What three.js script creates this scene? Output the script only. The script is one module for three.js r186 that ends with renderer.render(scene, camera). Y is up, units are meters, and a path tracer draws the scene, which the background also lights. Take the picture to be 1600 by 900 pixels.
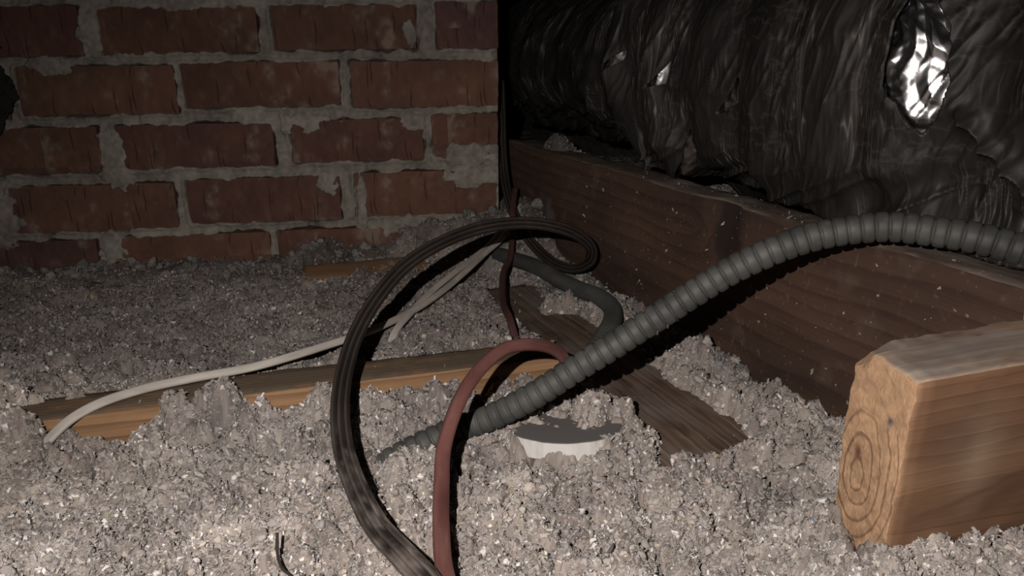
import * as THREE from 'three';
import { toCreasedNormals, mergeGeometries, mergeVertices } from 'three/addons/utils/BufferGeometryUtils.js';

// ---------------------------------------------------------------- camera, light, exposure
const scene = new THREE.Scene();
scene.background = new THREE.Color(0x000000);
const camera = new THREE.PerspectiveCamera(42, 16 / 9, 0.02, 20);
camera.position.set(0, 0, 0);
camera.rotation.set(THREE.MathUtils.degToRad(-17.7), 0, 0);
scene.add(camera);
const renderer = new THREE.WebGLRenderer({ antialias: true });
renderer.toneMapping = THREE.LinearToneMapping;
renderer.toneMappingExposure = 1.0;
renderer.shadowMap.enabled = true;
// the flash of the phone that took the picture, left of and a little above the lens
const flash = new THREE.SpotLight(0xfff5ee, 0.84, 0, THREE.MathUtils.degToRad(66), 1, 2);
flash.position.set(-0.056, 0.038, 0.0);
flash.target.position.set(0.0, -0.47, -0.62);
flash.castShadow = true;
flash.shadow.radius = 0.12;
flash.shadow.mapSize.set(2048, 2048);
flash.shadow.camera.near = 0.03;
scene.add(flash, flash.target);

// ---------------------------------------------------------------- helpers
const V = (x, y, z) => new THREE.Vector3(x, y, z);
const clamp = (x, a, b) => Math.min(b, Math.max(a, x));
const lerp = (a, b, t) => a + (b - a) * t;
const sstep = (a, b, x) => { const t = clamp((x - a) / (b - a), 0, 1); return t * t * (3 - 2 * t); };
function rng(seed) { let s = seed >>> 0; return () => { s = (s + 0x6d2b79f5) | 0; let t = Math.imul(s ^ (s >>> 15), 1 | s); t = (t + Math.imul(t ^ (t >>> 7), 61 | t)) ^ t; return ((t ^ (t >>> 14)) >>> 0) / 4294967296; }; }
const hash = (x, y, z) => { let h = Math.imul(x, 374761393) + Math.imul(y, 668265263) + Math.imul(z, 2147483647 ^ 0x5bd1e995); h = Math.imul(h ^ (h >>> 13), 1274126177); h ^= h >>> 16; return (h >>> 0) / 4294967296; };
// value noise in 3D, -1..1
function vn(x, y, z) {
  const X = Math.floor(x), Y = Math.floor(y), Z = Math.floor(z); let u = x - X, v = y - Y, w = z - Z;
  u = u * u * (3 - 2 * u); v = v * v * (3 - 2 * v); w = w * w * (3 - 2 * w);
  const a = lerp(hash(X, Y, Z), hash(X + 1, Y, Z), u), b = lerp(hash(X, Y + 1, Z), hash(X + 1, Y + 1, Z), u);
  const c = lerp(hash(X, Y, Z + 1), hash(X + 1, Y, Z + 1), u), d = lerp(hash(X, Y + 1, Z + 1), hash(X + 1, Y + 1, Z + 1), u);
  return lerp(lerp(a, b, v), lerp(c, d, v), w) * 2 - 1;
}
const fbm = (x, y, z, n = 4) => { let s = 0, a = 0.5; for (let i = 0; i < n; i++) { s += a * vn(x, y, z); x = x * 2.03 + 7.1; y = y * 2.03 + 3.7; z = z * 2.03 + 1.3; a *= 0.5; } return s; };
// cellular noise: [F1, F2, cell value]
const W = [0, 0, 0];
function worley(x, y, k) {
  const X = Math.floor(x), Y = Math.floor(y); let a = 9, b = 9, id = 0;
  for (let i = -1; i < 2; i++) for (let j = -1; j < 2; j++) {
    const cx = X + i, cy = Y + j, h1 = hash(cx, cy, k), h2 = hash(cx, cy, k + 77), dx = cx + h1 - x, dy = cy + h2 - y, d = Math.sqrt(dx * dx + dy * dy);
    if (d < a) { b = a; a = d; id = h1 * 0.5 + h2 * 0.5; } else if (d < b) b = d;
  }
  W[0] = a; W[1] = b; W[2] = id; return W;
}
const used = {};
const numbered = (n) => { const k = used[n] = (used[n] ?? -1) + 1; return k ? n + '_' + String(k).padStart(3, '0') : n; };
const shade = (o) => { o.traverse((m) => { if (m.isMesh) { m.castShadow = true; m.receiveShadow = true; } }); return o; };
function thing(name, label, category, p = [0, 0, 0], group, kind) {
  const o = new THREE.Group(); o.name = numbered(name); o.position.set(...p); scene.add(o);
  o.userData = { label, category }; if (group) o.userData.group = group; if (kind) o.userData.kind = kind; return o;
}
function part(name, geometry, material, parent, p, label) {
  const m = new THREE.Mesh(geometry, material); m.name = name; m.castShadow = m.receiveShadow = true; if (p) m.position.set(...p); if (label) m.userData.label = label; parent.add(m); return m;
}
function struct(name, geometry, material, p = [0, 0, 0]) { const m = part(name, geometry, material, scene, p); m.userData.kind = 'structure'; return m; }
function solo(name, geometry, material, label, category, p = [0, 0, 0], group) {
  geometry.translate(-p[0], -p[1], -p[2]); const m = part(numbered(name), geometry, material, scene, p); m.userData = { label, category }; if (group) m.userData.group = group; return m;
}
// texture of w x h texels from f(u, v) -> [r, g, b] linear 0..1 (colour) or a single height
function tex(w, h, f, colour = true, wrap = THREE.RepeatWrapping) {
  const d = new Uint8Array(w * h * 4), enc = (x) => { x = clamp(x, 0, 1); return 255 * (x <= 0.0031308 ? 12.92 * x : 1.055 * Math.pow(x, 1 / 2.4) - 0.055); };
  for (let j = 0; j < h; j++) for (let i = 0; i < w; i++) {
    const c = f((i + 0.5) / w, (j + 0.5) / h), k = (j * w + i) * 4;
    if (colour) { d[k] = enc(c[0]); d[k + 1] = enc(c[1]); d[k + 2] = enc(c[2]); } else d[k] = d[k + 1] = d[k + 2] = clamp(c, 0, 1) * 255;
    d[k + 3] = 255;
  }
  const t = new THREE.DataTexture(d, w, h, THREE.RGBAFormat); t.magFilter = THREE.LinearFilter; t.minFilter = THREE.LinearMipmapLinearFilter; t.generateMipmaps = true;
  t.wrapS = t.wrapT = wrap; if (colour) t.colorSpace = THREE.SRGBColorSpace; t.needsUpdate = true; return t;
}
const mixc = (a, b, t) => [lerp(a[0], b[0], t), lerp(a[1], b[1], t), lerp(a[2], b[2], t)];
const std = (o) => new THREE.MeshStandardMaterial({ roughness: 0.95, ...o });
function grid(nu, nv, f, closedU = false) {             // f(i, j) -> [x, y, z]; (nu+1) x (nv+1) points
  const pos = new Float32Array((nu + 1) * (nv + 1) * 3), uv = new Float32Array((nu + 1) * (nv + 1) * 2), idx = []; let k = 0;
  for (let j = 0; j <= nv; j++) for (let i = 0; i <= nu; i++, k++) { const p = f(i, j); pos[k * 3] = p[0]; pos[k * 3 + 1] = p[1]; pos[k * 3 + 2] = p[2]; uv[k * 2] = p[3] ?? i / nu; uv[k * 2 + 1] = p[4] ?? j / nv; }
  for (let j = 0; j < nv; j++) for (let i = 0; i < nu; i++) { const a = j * (nu + 1) + i, b = a + 1, c = a + nu + 1, d = c + 1; idx.push(a, b, d, a, d, c); }
  const g = new THREE.BufferGeometry(); g.setAttribute('position', new THREE.BufferAttribute(pos, 3)); g.setAttribute('uv', new THREE.BufferAttribute(uv, 2)); g.setIndex(idx); return g;
}

// ---------------------------------------------------------------- setting: the attic around the view
const YJ = THREE.MathUtils.degToRad(22.4), DJ = V(-Math.sin(YJ), 0, -Math.cos(YJ)), NJ = V(-Math.cos(YJ), 0, Math.sin(YJ));
const JR = -(Math.PI / 2 - YJ);                          // turn of things that run along the joist: local x -> -DJ, local z -> NJ
const jp = (t, y, s) => [DJ.x * t - NJ.x * (0.392 + s), y, DJ.z * t - NJ.z * (0.392 + s)];
const YW = THREE.MathUtils.degToRad(6), UW = V(Math.cos(YW), 0, -Math.sin(YW)), NW = V(Math.sin(YW), 0, Math.cos(YW)), PW = V(-0.0173, 0, -0.938);
const FLOOR = -0.33;
{
  const deck = std({ color: new THREE.Color(0.06, 0.042, 0.03), roughness: 1 }), drywall = std({ color: new THREE.Color(0.35, 0.34, 0.32) });
  struct('floor', new THREE.BoxGeometry(4.2, 0.02, 3.7), drywall, [0, FLOOR - 0.01, -0.95]);
  const gable = (z, name) => { const s = new THREE.Shape([[-2.1, FLOOR - 0.02], [2.1, FLOOR - 0.02], [2.1, 0.32], [0, 1.52], [-2.1, 0.32]].map((p) => new THREE.Vector2(...p))); struct(name, new THREE.ExtrudeGeometry(s, { depth: 0.04, bevelEnabled: false }), deck, [0, 0, z]); };
  gable(-2.84, 'wall_back'); gable(0.9, 'wall_front');
  for (const s of [-1, 1]) struct(s < 0 ? 'wall_left' : 'wall_right', new THREE.BoxGeometry(0.04, 0.7, 3.7), deck, [s * 2.12, 0, -0.95]);
  const roof = [-1, 1].map((s) => { const g = new THREE.BoxGeometry(2.46, 0.03, 3.8); g.rotateZ(-s * Math.atan2(1.2, 2.1)); g.translate(s * 1.06, 0.935, -0.95); return g; });
  struct('ceiling', mergeGeometries(roof), deck);
}

// ---------------------------------------------------------------- wood
// colour and relief of solid timber at a point (metres; x runs along the grain)
function timber(o) {
  const { pith = [0.01, -0.05], ring = 0.006, early, late, wob = 0.004, knots = [], stain = 0, seed = 0, fibre = 0.12, sharp = 3 } = o;
  return (x, y, z) => {
    let dy = y - pith[0], dz = z - pith[1], kn = 0;
    for (const [kx, ky, kr] of knots) { const d = Math.hypot((x - kx) * 0.6, y - ky); const g = Math.exp(-((d / kr) ** 2)); dy += g * kr * 1.6 * Math.sign(y - ky || 1); kn = Math.max(kn, sstep(kr * 0.75, kr * 0.45, d)); }
    const w = fbm(x * 5 + seed, y * 14, z * 14, 3) * wob * 2 + vn(x * 1.3 + seed, 0.3, 0.1) * wob;
    const r = (Math.hypot(dy, dz) + w) / ring, f = r - Math.floor(r), band = Math.pow(f, sharp) * (1 - sstep(0.93, 1, f));
    const fb = vn(x * 22 + seed, y * 900, z * 900) * 0.6 + vn(x * 60, y * 2200 + seed, z * 2200) * 0.4;
    const blot = fbm(x * 9 + seed * 2, y * 22, z * 22, 4);
    let c = mixc(early, late, clamp(band * 0.85 + 0.1, 0, 1)); const m = (1 + fb * fibre) * (1 + blot * stain);
    c = mixc([c[0] * m, c[1] * m, c[2] * m], [late[0] * 0.35, late[1] * 0.3, late[2] * 0.3], kn * 0.8);
    return { c, h: 0.5 + band * 0.35 * (o.raised ?? 1) + fb * 0.12 };
  };
}
// six-sided timber, length x height x width, edges eased by r, each face with its own baked grain
function woodBox(L, H, Wd, o) {
  const { r = 0.002, seg = [60, 14, 8], rough = 0.0004, tim, px = 900, top, end, bend, tweak, bump = 0.0006 } = o;
  const g = new THREE.BoxGeometry(2, 2, 2, ...seg), p = g.attributes.position, half = [L / 2, H / 2, Wd / 2];
  const remap = (t, n, a) => { const i = Math.round((t + 1) / 2 * n), e = (k) => [-a, -a + r * 0.4, -a + r][k]; if (i <= 2) return e(i); if (i >= n - 2) return -e(n - i); return lerp(-a + r, a - r, (i - 2) / (n - 4)); };
  const uv = g.attributes.uv, nrm = g.attributes.normal;
  for (let i = 0; i < p.count; i++) {
    let q = [remap(p.getX(i), seg[0], half[0]), remap(p.getY(i), seg[1], half[1]), remap(p.getZ(i), seg[2], half[2])];
    const U = q[0] / L + 0.5, Vv = q[1] / H + 0.5, Z = q[2] / Wd + 0.5;
    const n = [nrm.getX(i), nrm.getY(i), nrm.getZ(i)];
    if (n[2]) uv.setXY(i, U, Vv); else if (n[1]) uv.setXY(i, U, Z); else uv.setXY(i, Z, Vv);
    const c = q.map((v, k) => clamp(v, -half[k] + r, half[k] - r)), d = q.map((v, k) => v - c[k]), l = Math.hypot(...d);
    if (l > 0) q = c.map((v, k) => v + d[k] / l * Math.min(r, l));
    if (l > 0) { const e = rough * fbm(q[0] * 160, q[1] * 160, q[2] * 160, 3) * 2, w = rough * 2.2 * vn(q[0] * 25 + 3, q[1] * 25, q[2] * 25); q = q.map((v, k) => v + d[k] / l * (e + w)); }
    if (tweak) q = tweak(q, half);
    if (bend) q[1] += bend * (1 - (q[0] / half[0]) ** 2);
    p.setXYZ(i, ...q);
  }
  const face = (w, h, f) => {
    const tw = Math.min(2048, Math.round(w * px)), th = Math.min(1024, Math.max(48, Math.round(h * px))), C = tex(tw, th, (u, v) => f(u, v).c, true, THREE.ClampToEdgeWrapping), B = tex(tw, th, (u, v) => f(u, v).h, false, THREE.ClampToEdgeWrapping);
    return std({ map: C, bumpMap: B, bumpScale: bump, roughness: 0.85 });
  };
  const id = (s) => s;
  const fz = face(L, H, (u, v) => (o.front ?? id)(tim((u - 0.5) * L, (v - 0.5) * H, half[2]), (u - 0.5) * L, (v - 0.5) * H));
  const fy = face(L, Wd, (u, v) => (top ?? id)(tim((u - 0.5) * L, half[1], (v - 0.5) * Wd), (u - 0.5) * L, (v - 0.5) * Wd));
  const fx = face(Wd, H, (u, v) => (end ?? id)(tim(-half[0], (v - 0.5) * H, (u - 0.5) * Wd), (u - 0.5) * Wd, (v - 0.5) * H));
  const out = toCreasedNormals(g, 0.7); out.groups = []; let k = 0; for (const s of g.groups) out.addGroup(s.start, s.count, k++);
  return [out, [fx, fx, fy, fy, fz, fz]];
}
const dusty = (grey, amount, k) => (s, x, z) => { const n = fbm(x * 25 + k, z * 60, 2.2, 4) * 0.9 + fbm(x * 120, z * 200, k, 2) * 0.5, a = clamp(amount + n, 0, 1); return { c: mixc(s.c, grey, a * 0.85), h: s.h + n * 0.15 }; };

// the long joist, seen from its left face
{
  const L = 1.56, x0 = 0.97 - L / 2;
  const tim = timber({ pith: [-0.06, -0.09], ring: 0.0105, early: [0.085, 0.047, 0.03], late: [0.05, 0.025, 0.017], wob: 0.006, stain: 0.75, seed: 3, fibre: 0.2, knots: [[x0 - 0.488, 0.075, 0.02], [x0 - 0.57, -0.055, 0.03]], sharp: 2.2 });
  const scuff = (s, x, y) => { const n = fbm(x * 40, y * 40, 9, 4), d = Math.pow(clamp(vn(x * 420, y * 260, 4), 0, 1), 7) * 0.8 + sstep(0.25, 0.6, n) * 0.25, k = sstep(-0.1, 0.5, fbm(x * 6, y * 10, 1, 3)); let c = mixc(s.c, [0.24, 0.19, 0.15], d * 0.6); c = mixc(c, [c[0] * 0.62, c[1] * 0.56, c[2] * 0.55], k * 0.7); const kd = Math.hypot((x - x0 + 0.492) / 0.017, (y - 0.082) / 0.036); c = mixc(c, [0.022, 0.012, 0.009], sstep(1.1, 0.7, kd + n * 0.5) * 0.85); return { c, h: s.h + n * 0.2 }; };
  const [g, m] = woodBox(L, 0.21, 0.038, {
    tim, front: scuff, top: dusty([0.2, 0.165, 0.135], 0.55, 5), r: 0.003, seg: [240, 30, 8], rough: 0.0006, px: 1300,
    tweak: (q, h) => { const x = q[0] - (x0 - 0.495), d = Math.hypot(x / 0.022, (q[1] - h[1]) / 0.045); if (q[2] > 0 && d < 1) q[2] -= 0.007 * (1 - d * d) ** 0.6; if (q[1] > 0.05) q[1] += 0.0012 * vn(q[0] * 18, 1, 1); return q; } });
  const j = part('floor_joist', g, m, scene, jp(x0, -0.225, 0.019)); j.rotation.y = JR;
  j.userData = { label: 'long dark brown wooden joist with a knot near its top, beside the foil duct', category: 'joist' };
}
// the short block in front
{
  const L = 0.34, H = 0.1, Wd = 0.039;
  const tim = timber({ pith: [-0.02, -0.006], ring: 0.0062, early: [0.225, 0.124, 0.069], late: [0.185, 0.097, 0.052], wob: 0.004, stain: 0.5, seed: 11, fibre: 0.08, sharp: 3 });
  const tend = (z, y) => { const n = fbm(z * 60, y * 60, 3, 3) * 0.0016; const r = (Math.hypot((z + 0.006) * 1.5, (y + 0.017) * (y < -0.017 ? 1.0 : 0.55)) + n) / 0.0075, f = r - Math.floor(r), b = sstep(0.7, 0.86, f) * (1 - sstep(0.92, 1, f)) * (1 - sstep(4.6, 6.2, r) * 0.8) * (y > 0.02 ? 0.35 : 1); return b; };
  const end = (s, z, y) => {
    const b = tend(z, y), g = fbm(z * 300, y * 300, 5, 4), pore = fbm(z * 1100, y * 500, 8, 2), up = sstep(0, 0.03, y);
    let c = mixc([0.42, 0.264, 0.155], [0.2, 0.11, 0.065], b * 0.85); const m = 1 + g * 0.45 + pore * 0.25; c = [c[0] * m, c[1] * m, c[2] * m];
    c = mixc(c, [0.4, 0.245, 0.14], up * 0.4);
    const k = Math.exp(-(((z + 0.007) / 0.0028) ** 2 + ((y + 0.002) / 0.005) ** 2)); c = mixc(c, [0.12, 0.05, 0.03], k);
    const nl = Math.exp(-(((z - 0.0075) / 0.0022) ** 2 + ((y - 0.0235) / 0.0026) ** 2) * 1.3); c = mixc(c, [0.08, 0.075, 0.08], nl);
    return { c, h: 0.55 - b * 0.35 + g * 0.4 + pore * 0.3 };
  };
  const front = (s, x, y) => {
    const e = sstep(-0.17, -0.165, x), n = fbm(x * 20, y * 50, 6, 4); let c = mixc([0.38, 0.23, 0.13], s.c, 0.25 + 0.75 * e); c = [c[0] * (1 + n * 0.5), c[1] * (1 + n * 0.6), c[2] * (1 + n * 0.65)];
    const w = Math.exp(-(((x + 0.127 + y * 0.1) / 0.012) ** 2 + ((y - 0.005) / 0.022) ** 2)); c = mixc(c, [0.42, 0.31, 0.22], w * 0.55);
    const d = Math.exp(-(((x + 0.14) / 0.012) ** 2 + ((y - 0.016) / 0.015) ** 2)); c = mixc(c, [0.16, 0.095, 0.06], d * 0.6);
    const cr = Math.abs(y + 0.027 - (x + 0.17) * 0.22 - 0.002 * vn(x * 60, 2, 2)); c = mixc(c, [0.14, 0.075, 0.045], Math.exp(-((cr / 0.0018) ** 2)) * sstep(-0.165, -0.15, x) * 0.7);
    return { c, h: s.h + n * 0.3 };
  };
  const top = (s, x, z) => { const a = dusty([0.27, 0.235, 0.205], 0.85, 9)(s, x, z), st = vn(x * 14, z * 420, 3) * 0.5 + vn(x * 30, z * 150, 5) * 0.5; const w = sstep(0.0155, 0.019, z) + sstep(-0.166, -0.1695, x); const c = mixc([a.c[0] * (1 + st * 0.3), a.c[1] * (1 + st * 0.3), a.c[2] * (1 + st * 0.28)], [0.5, 0.37, 0.25], clamp(w, 0, 1) * 0.6); return { c, h: a.h + st * 0.2 }; };
  const [g, m] = woodBox(L, H, Wd, { tim, end, front, top, r: 0.0025, seg: [90, 64, 30], rough: 0.0005, px: 2600, bump: 0.0006,
    tweak: (q, h) => {
      if (q[0] < -h[0] + 0.004) { const b = tend(q[2], q[1]); q[0] += 0.0003 * b - 0.0012 * fbm(q[2] * 170, q[1] * 170, 2, 4) * (0.7 + sstep(0, 0.04, q[1])); }
      const back = sstep(-0.006, -h[2], q[2]) * sstep(h[1] - 0.012, h[1], q[1]); q[1] -= back * 0.004 * sstep(-h[0] + 0.02, -h[0], q[0]); q[0] += back * 0.006 * sstep(-h[0] + 0.02, -h[0], q[0]);
      const low = sstep(-h[1] + 0.02, -h[1], q[1]); q[1] += 0.0; if (q[0] < -h[0] + 0.02) q[1] -= low * 0.004 * (1 - ((q[2] + 0.004) / 0.02) ** 2) * sstep(-h[0] + 0.02, -h[0], q[0]);
      return q; } });
  const b = part('wood_block', g, m, scene); b.rotation.order = 'YZX'; b.rotation.set(0.065, 0.257, 0.042); b.updateMatrix();
  const c = V(L / 2, -H / 2, -Wd / 2).applyEuler(b.rotation).add(V(0.1729, -0.1355, -0.292)); b.position.copy(c);
  b.userData = { label: 'short sawn timber block with ringed end grain, half sunk in insulation at the front right', category: 'wood block' };
}
// the strip lying across, on edge
const ST = { a: V(-0.345, 0, -0.4367), d: V(0.9553, 0, -0.2956), L: 0.402, n: V(-0.2956, 0, -0.9553) };
{
  const H = 0.095, tim = timber({ pith: [-0.02, -0.11], ring: 0.0042, early: [0.33, 0.195, 0.1], late: [0.165, 0.086, 0.042], wob: 0.0022, stain: 0.3, seed: 21, fibre: 0.2, sharp: 2 });
  const [g, m] = woodBox(ST.L, H, 0.038, { tim, top: dusty([0.115, 0.09, 0.066], 0.95, 2), r: 0.0015, seg: [120, 20, 8], rough: 0.0005, px: 1800 });
  const p = ST.a.clone().addScaledVector(ST.d, ST.L / 2).addScaledVector(ST.n, 0.019), b = part('timber_strip', g, m, scene, [p.x, -0.235 - H / 2, p.z]); b.rotation.y = Math.atan2(0.2956, 0.9553);
  b.userData = { label: 'narrow timber strip lying across under the white cable, orange front face showing above the insulation', category: 'timber' };
}
// the dark board lying flat beside the joist
const BD = { c: V(0.1, 0, -0.55), d: V(-0.37, 0, -0.929), L: 0.46 };
{
  const tim = timber({ pith: [-0.03, 0.012], ring: 0.0052, early: [0.16, 0.105, 0.072], late: [0.07, 0.042, 0.03], wob: 0.003, stain: 0.5, seed: 31, fibre: 0.3, sharp: 2 });
  const streak = (s, x, z) => { const a = vn(x * 6, z * 260, 1) * 0.6 + vn(x * 12, z * 620, 4) * 0.4, n = fbm(x * 30, z * 60, 3, 3); return { c: mixc([s.c[0] * (1 + a * 0.5), s.c[1] * (1 + a * 0.5), s.c[2] * (1 + a * 0.5)], [0.2, 0.165, 0.14], clamp(n + 0.25, 0, 0.7)), h: 0.5 + a * 0.5 }; };
  const [g, m] = woodBox(BD.L, 0.038, 0.088, { tim, top: streak, r: 0.002, seg: [90, 8, 20], rough: 0.0006, px: 1800, bump: 0.0012 });
  const p = BD.c.clone().addScaledVector(BD.d, 0.055), b = part('flat_board', g, m, scene, [p.x, -0.258 - 0.019, p.z]); b.rotation.y = -(Math.PI / 2 - Math.atan2(0.37, 0.929));
  b.userData = { label: 'dark weathered board lying flat in the insulation, passing under the corrugated conduit beside the joist', category: 'board' };
}
// the small lath by the chimney
{
  const tim = timber({ pith: [0.02, 0.05], ring: 0.004, early: [0.25, 0.145, 0.075], late: [0.17, 0.09, 0.042], wob: 0.002, stain: 0.3, seed: 41 });
  const [g, m] = woodBox(0.19, 0.012, 0.03, { tim, r: 0.0015, seg: [40, 6, 8], px: 1200 });
  const b = part('wood_lath', g, m, scene, [-0.15, -0.2515, -0.864]); b.rotation.set(0.3, 0.27, 0.02, 'YZX');
  b.userData = { label: 'thin orange wooden lath lying in the insulation at the foot of the chimney', category: 'lath' };
}
// the pale scrap at the right edge, nailed on the joist face
{
  const tim = timber({ pith: [0.0, 0.03], ring: 0.005, early: [0.55, 0.36, 0.2], late: [0.38, 0.2, 0.1], wob: 0.001, stain: 0.3, seed: 51 });
  const [g, m] = woodBox(0.05, 0.06, 0.018, { tim, r: 0.003, seg: [16, 16, 8], px: 1200 });
  const q = jp(0.2075, -0.14, -0.0095), b = part('wood_scrap', g, m, scene, q); b.rotation.y = JR;
  b.userData = { label: 'pale wood scrap against the joist at the far right edge of the photo', category: 'wood scrap' };
}

// ---------------------------------------------------------------- brick chimney
// bricks of the front face: left, right, bottom, top in millimetres along the face
const ROWS = [
  [-700, -510, 120, 172], [-495, -290, 122, 174], [-276, -90, 124, 176], [-76, 1, 124, 177],
  [-585, -400, 57, 107], [-385, -185, 59, 109], [-171, 0, 62, 112], [-750, -600, 56, 106],
  [-680, -470, -8, 43], [-450, -277, -4, 44], [-259, -96, 0, 46], [-71, 1, 1, 51], [-750, -697, -9, 42],
  [-548, -375, -72, -20], [-367, -188, -65, -16], [-174, 1, -66, -15], [-750, -563, -78, -26],
  [-664, -470, -140, -89], [-450, -270, -135, -86], [-249, -92, -130, -82], [-80, 0, -128, -77], [-750, -680, -142, -92],
  [-581, -393, -210, -156], [-378, -196, -203, -151], [-177, -2, -198, -146], [-750, -597, -213, -160],
  [-694, -492, -279, -224], [-468, -286, -275, -219], [-276, -90, -270, -216], [-75, -2, -264, -212], [-750, -706, -282, -228],
];
const TILT = 0.013;
{
  const ch = thing('brick_chimney', 'red brick chimney with rough grey mortar standing at the back left', 'chimney', [PW.x, FLOOR, PW.z]);
  ch.rotation.y = YW;                                     // local x along the face, z out of the face
  // mortar: relief between and over the brick edges, closed behind by the core
  const sd = (a, b) => { let m = 1; for (const [x0, x1, y0, y1] of ROWS) { const cx = (x0 + x1) / 2e3, cy = (y0 + y1) / 2e3, hx = (x1 - x0) / 2e3, hy = (y1 - y0) / 2e3; if (Math.abs(b - cy) > 0.06) continue; const X = a - cx, Y = b - cy - X * TILT, dx = Math.abs(X) - hx, dy = Math.abs(Y) - hy; m = Math.min(m, Math.max(dx, dy) > 0 ? Math.hypot(Math.max(dx, 0), Math.max(dy, 0)) : Math.max(dx, dy)); } return m; };
  const smears = [[-0.035, -0.125, 0.03, 0.013, 0.0035], [-0.03, -0.152, 0.03, 0.011, 0.003], [-0.105, -0.088, 0.015, 0.012, 0.002], [-0.23, -0.085, 0.03, 0.01, 0.002], [-0.105, 0.02, 0.008, 0.014, 0.002], [-0.6, -0.19, 0.022, 0.03, 0.003], [-0.565, -0.3, 0.02, 0.02, 0.002], [-0.46, 0.02, 0.012, 0.02, 0.002], [-0.47, -0.24, 0.014, 0.02, 0.002], [-0.455, -0.13, 0.016, 0.03, 0.002], [-0.36, 0.05, 0.05, 0.008, 0.0015], [-0.09, -0.215, 0.06, 0.012, 0.002], [-0.51, -0.02, 0.02, 0.01, 0.0015], [-0.21, -0.158, 0.012, 0.014, 0.0015], [-0.17, -0.18, 0.006, 0.03, 0.001]];
  const N = [560, 380], A0 = -0.755, A1 = 0.002, B0 = -0.33, B1 = 0.19, col = [];
  const g = grid(N[0], N[1], (i, j) => {
    const a = lerp(A0, A1, i / N[0]), b = lerp(B0, B1, j / N[1]); let s = sd(a, b);
    const n1 = fbm(a * 70, b * 70, 1, 4), n2 = fbm(a * 240, b * 240, 5, 3), lo = fbm(a * 14, b * 18, 8, 3);
    s += n1 * 0.0055 + lo * 0.002 - 0.0026; let sm = 0; for (const [x, y, rx, ry, k] of smears) sm = Math.max(sm, k * sstep(1.15, 0.6, Math.hypot((a - x) / rx, (b - y) / ry) + n1 * 0.9));
    const inside = sstep(-0.0045, -0.0005, s), lev = -0.0042 + 0.003 * inside * sstep(0.006, 0.0, s) + n1 * 0.003 + n2 * 0.0018 + lo * 0.002 - 0.004 * sstep(0.35, 0.6, fbm(a * 40 + 9, b * 40, 3, 3));
    let w = lerp(-0.016, lev, inside); if (sm > 0) w = Math.max(w, sm * 0.9 - 0.0008 + n2 * 0.0012);
    const t = 0.78 + n1 * 0.35 + n2 * 0.35 + lo * 0.3 + 0.1 * (sm > 0); col.push(t, t * (0.985 + lo * 0.05), t * (0.97 + lo * 0.04));
    if (i === N[0]) w = -0.03;
    return [a, b - FLOOR, w, a, b];
  });
  g.setAttribute('color', new THREE.BufferAttribute(new Float32Array(col), 3)); g.computeVertexNormals();
  const back = new THREE.BoxGeometry(0.752, 1.7, 0.34); back.translate(-0.377, 0.85, -0.19);
  const mm = std({ color: new THREE.Color(0.32, 0.295, 0.26), vertexColors: true, roughness: 1 }), cm = std({ color: new THREE.Color(0.2, 0.185, 0.165), roughness: 1 });
  part('mortar', g, mm, ch); part('chimney_core', back, cm, ch);
  // brick faces: fine dark vertical drag marks, pits and pale scratches
  const face = (k, base, dark) => tex(512, 256, (u, v) => {
    const x = u * 0.24 + k, y = v * 0.12, cell = Math.floor(x * 190), on = hash(cell, Math.floor(y * 26 + hash(cell, 3, k) * 3), 7 + k), xx = x * 190 - cell - 0.5 - 0.2 * vn(y * 60, cell, 1);
    const yy = (y * 26 + hash(cell, 3, k) * 3) % 1, drag = on > 0.88 ? Math.exp(-((xx / 0.13) ** 2)) * sstep(0, 0.25, yy) * sstep(1, 0.6, yy) : 0;
    const blot = fbm(x * 22, y * 22, k, 4), fine = fbm(x * 160, y * 90, k + 4, 3), pale = Math.pow(clamp(fbm(x * 55, y * 42, k + 9, 4) * 1.5 + 0.1, 0, 1), 3), scr = Math.pow(clamp(vn(x * 210 + y * 60, y * 45, k), 0, 1), 9);
    let c = mixc(base, dark, clamp(0.45 + blot * 1.2, 0, 1)); const m = 1 + fine * 0.28; c = [c[0] * m, c[1] * m, c[2] * m];
    c = mixc(c, [0.26, 0.2, 0.16], clamp(pale * 1.4 + scr * 0.35, 0, 0.75)); return mixc(c, [0.03, 0.013, 0.01], clamp(drag * 0.9, 0, 1));
  });
  const bumpT = tex(512, 256, (u, v) => 0.5 + fbm(u * 40, v * 20, 3, 4) * 0.5, false);
  const mats = [[[0.15, 0.073, 0.049], [0.1, 0.05, 0.036]], [[0.135, 0.063, 0.046], [0.085, 0.043, 0.037]], [[0.165, 0.083, 0.054], [0.115, 0.06, 0.043]], [[0.12, 0.06, 0.05], [0.08, 0.044, 0.042]]].map(([a, b], i) => std({ map: face(i * 1.7, a, b), bumpMap: bumpT, bumpScale: 0.0012, roughness: 0.95 }));
  const brick = (w, h, d, k) => {
    const g = new THREE.BoxGeometry(w, h, d, 24, 9, 4), p = g.attributes.position, r = 0.0045, hw = [w / 2, h / 2, d / 2];
    for (let i = 0; i < p.count; i++) {
      let q = [p.getX(i), p.getY(i), p.getZ(i)]; const c = q.map((v, a) => clamp(v, -hw[a] + r, hw[a] - r)), e = q.map((v, a) => v - c[a]), l = Math.hypot(...e), n = fbm(q[0] * 45 + k * 3, q[1] * 60, q[2] * 60 + k, 3) * 0.0022;
      if (l > 0) q = c.map((v, a) => v + e[a] / l * (Math.min(r, l) + n)); p.setXYZ(i, ...q);
    }
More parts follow.
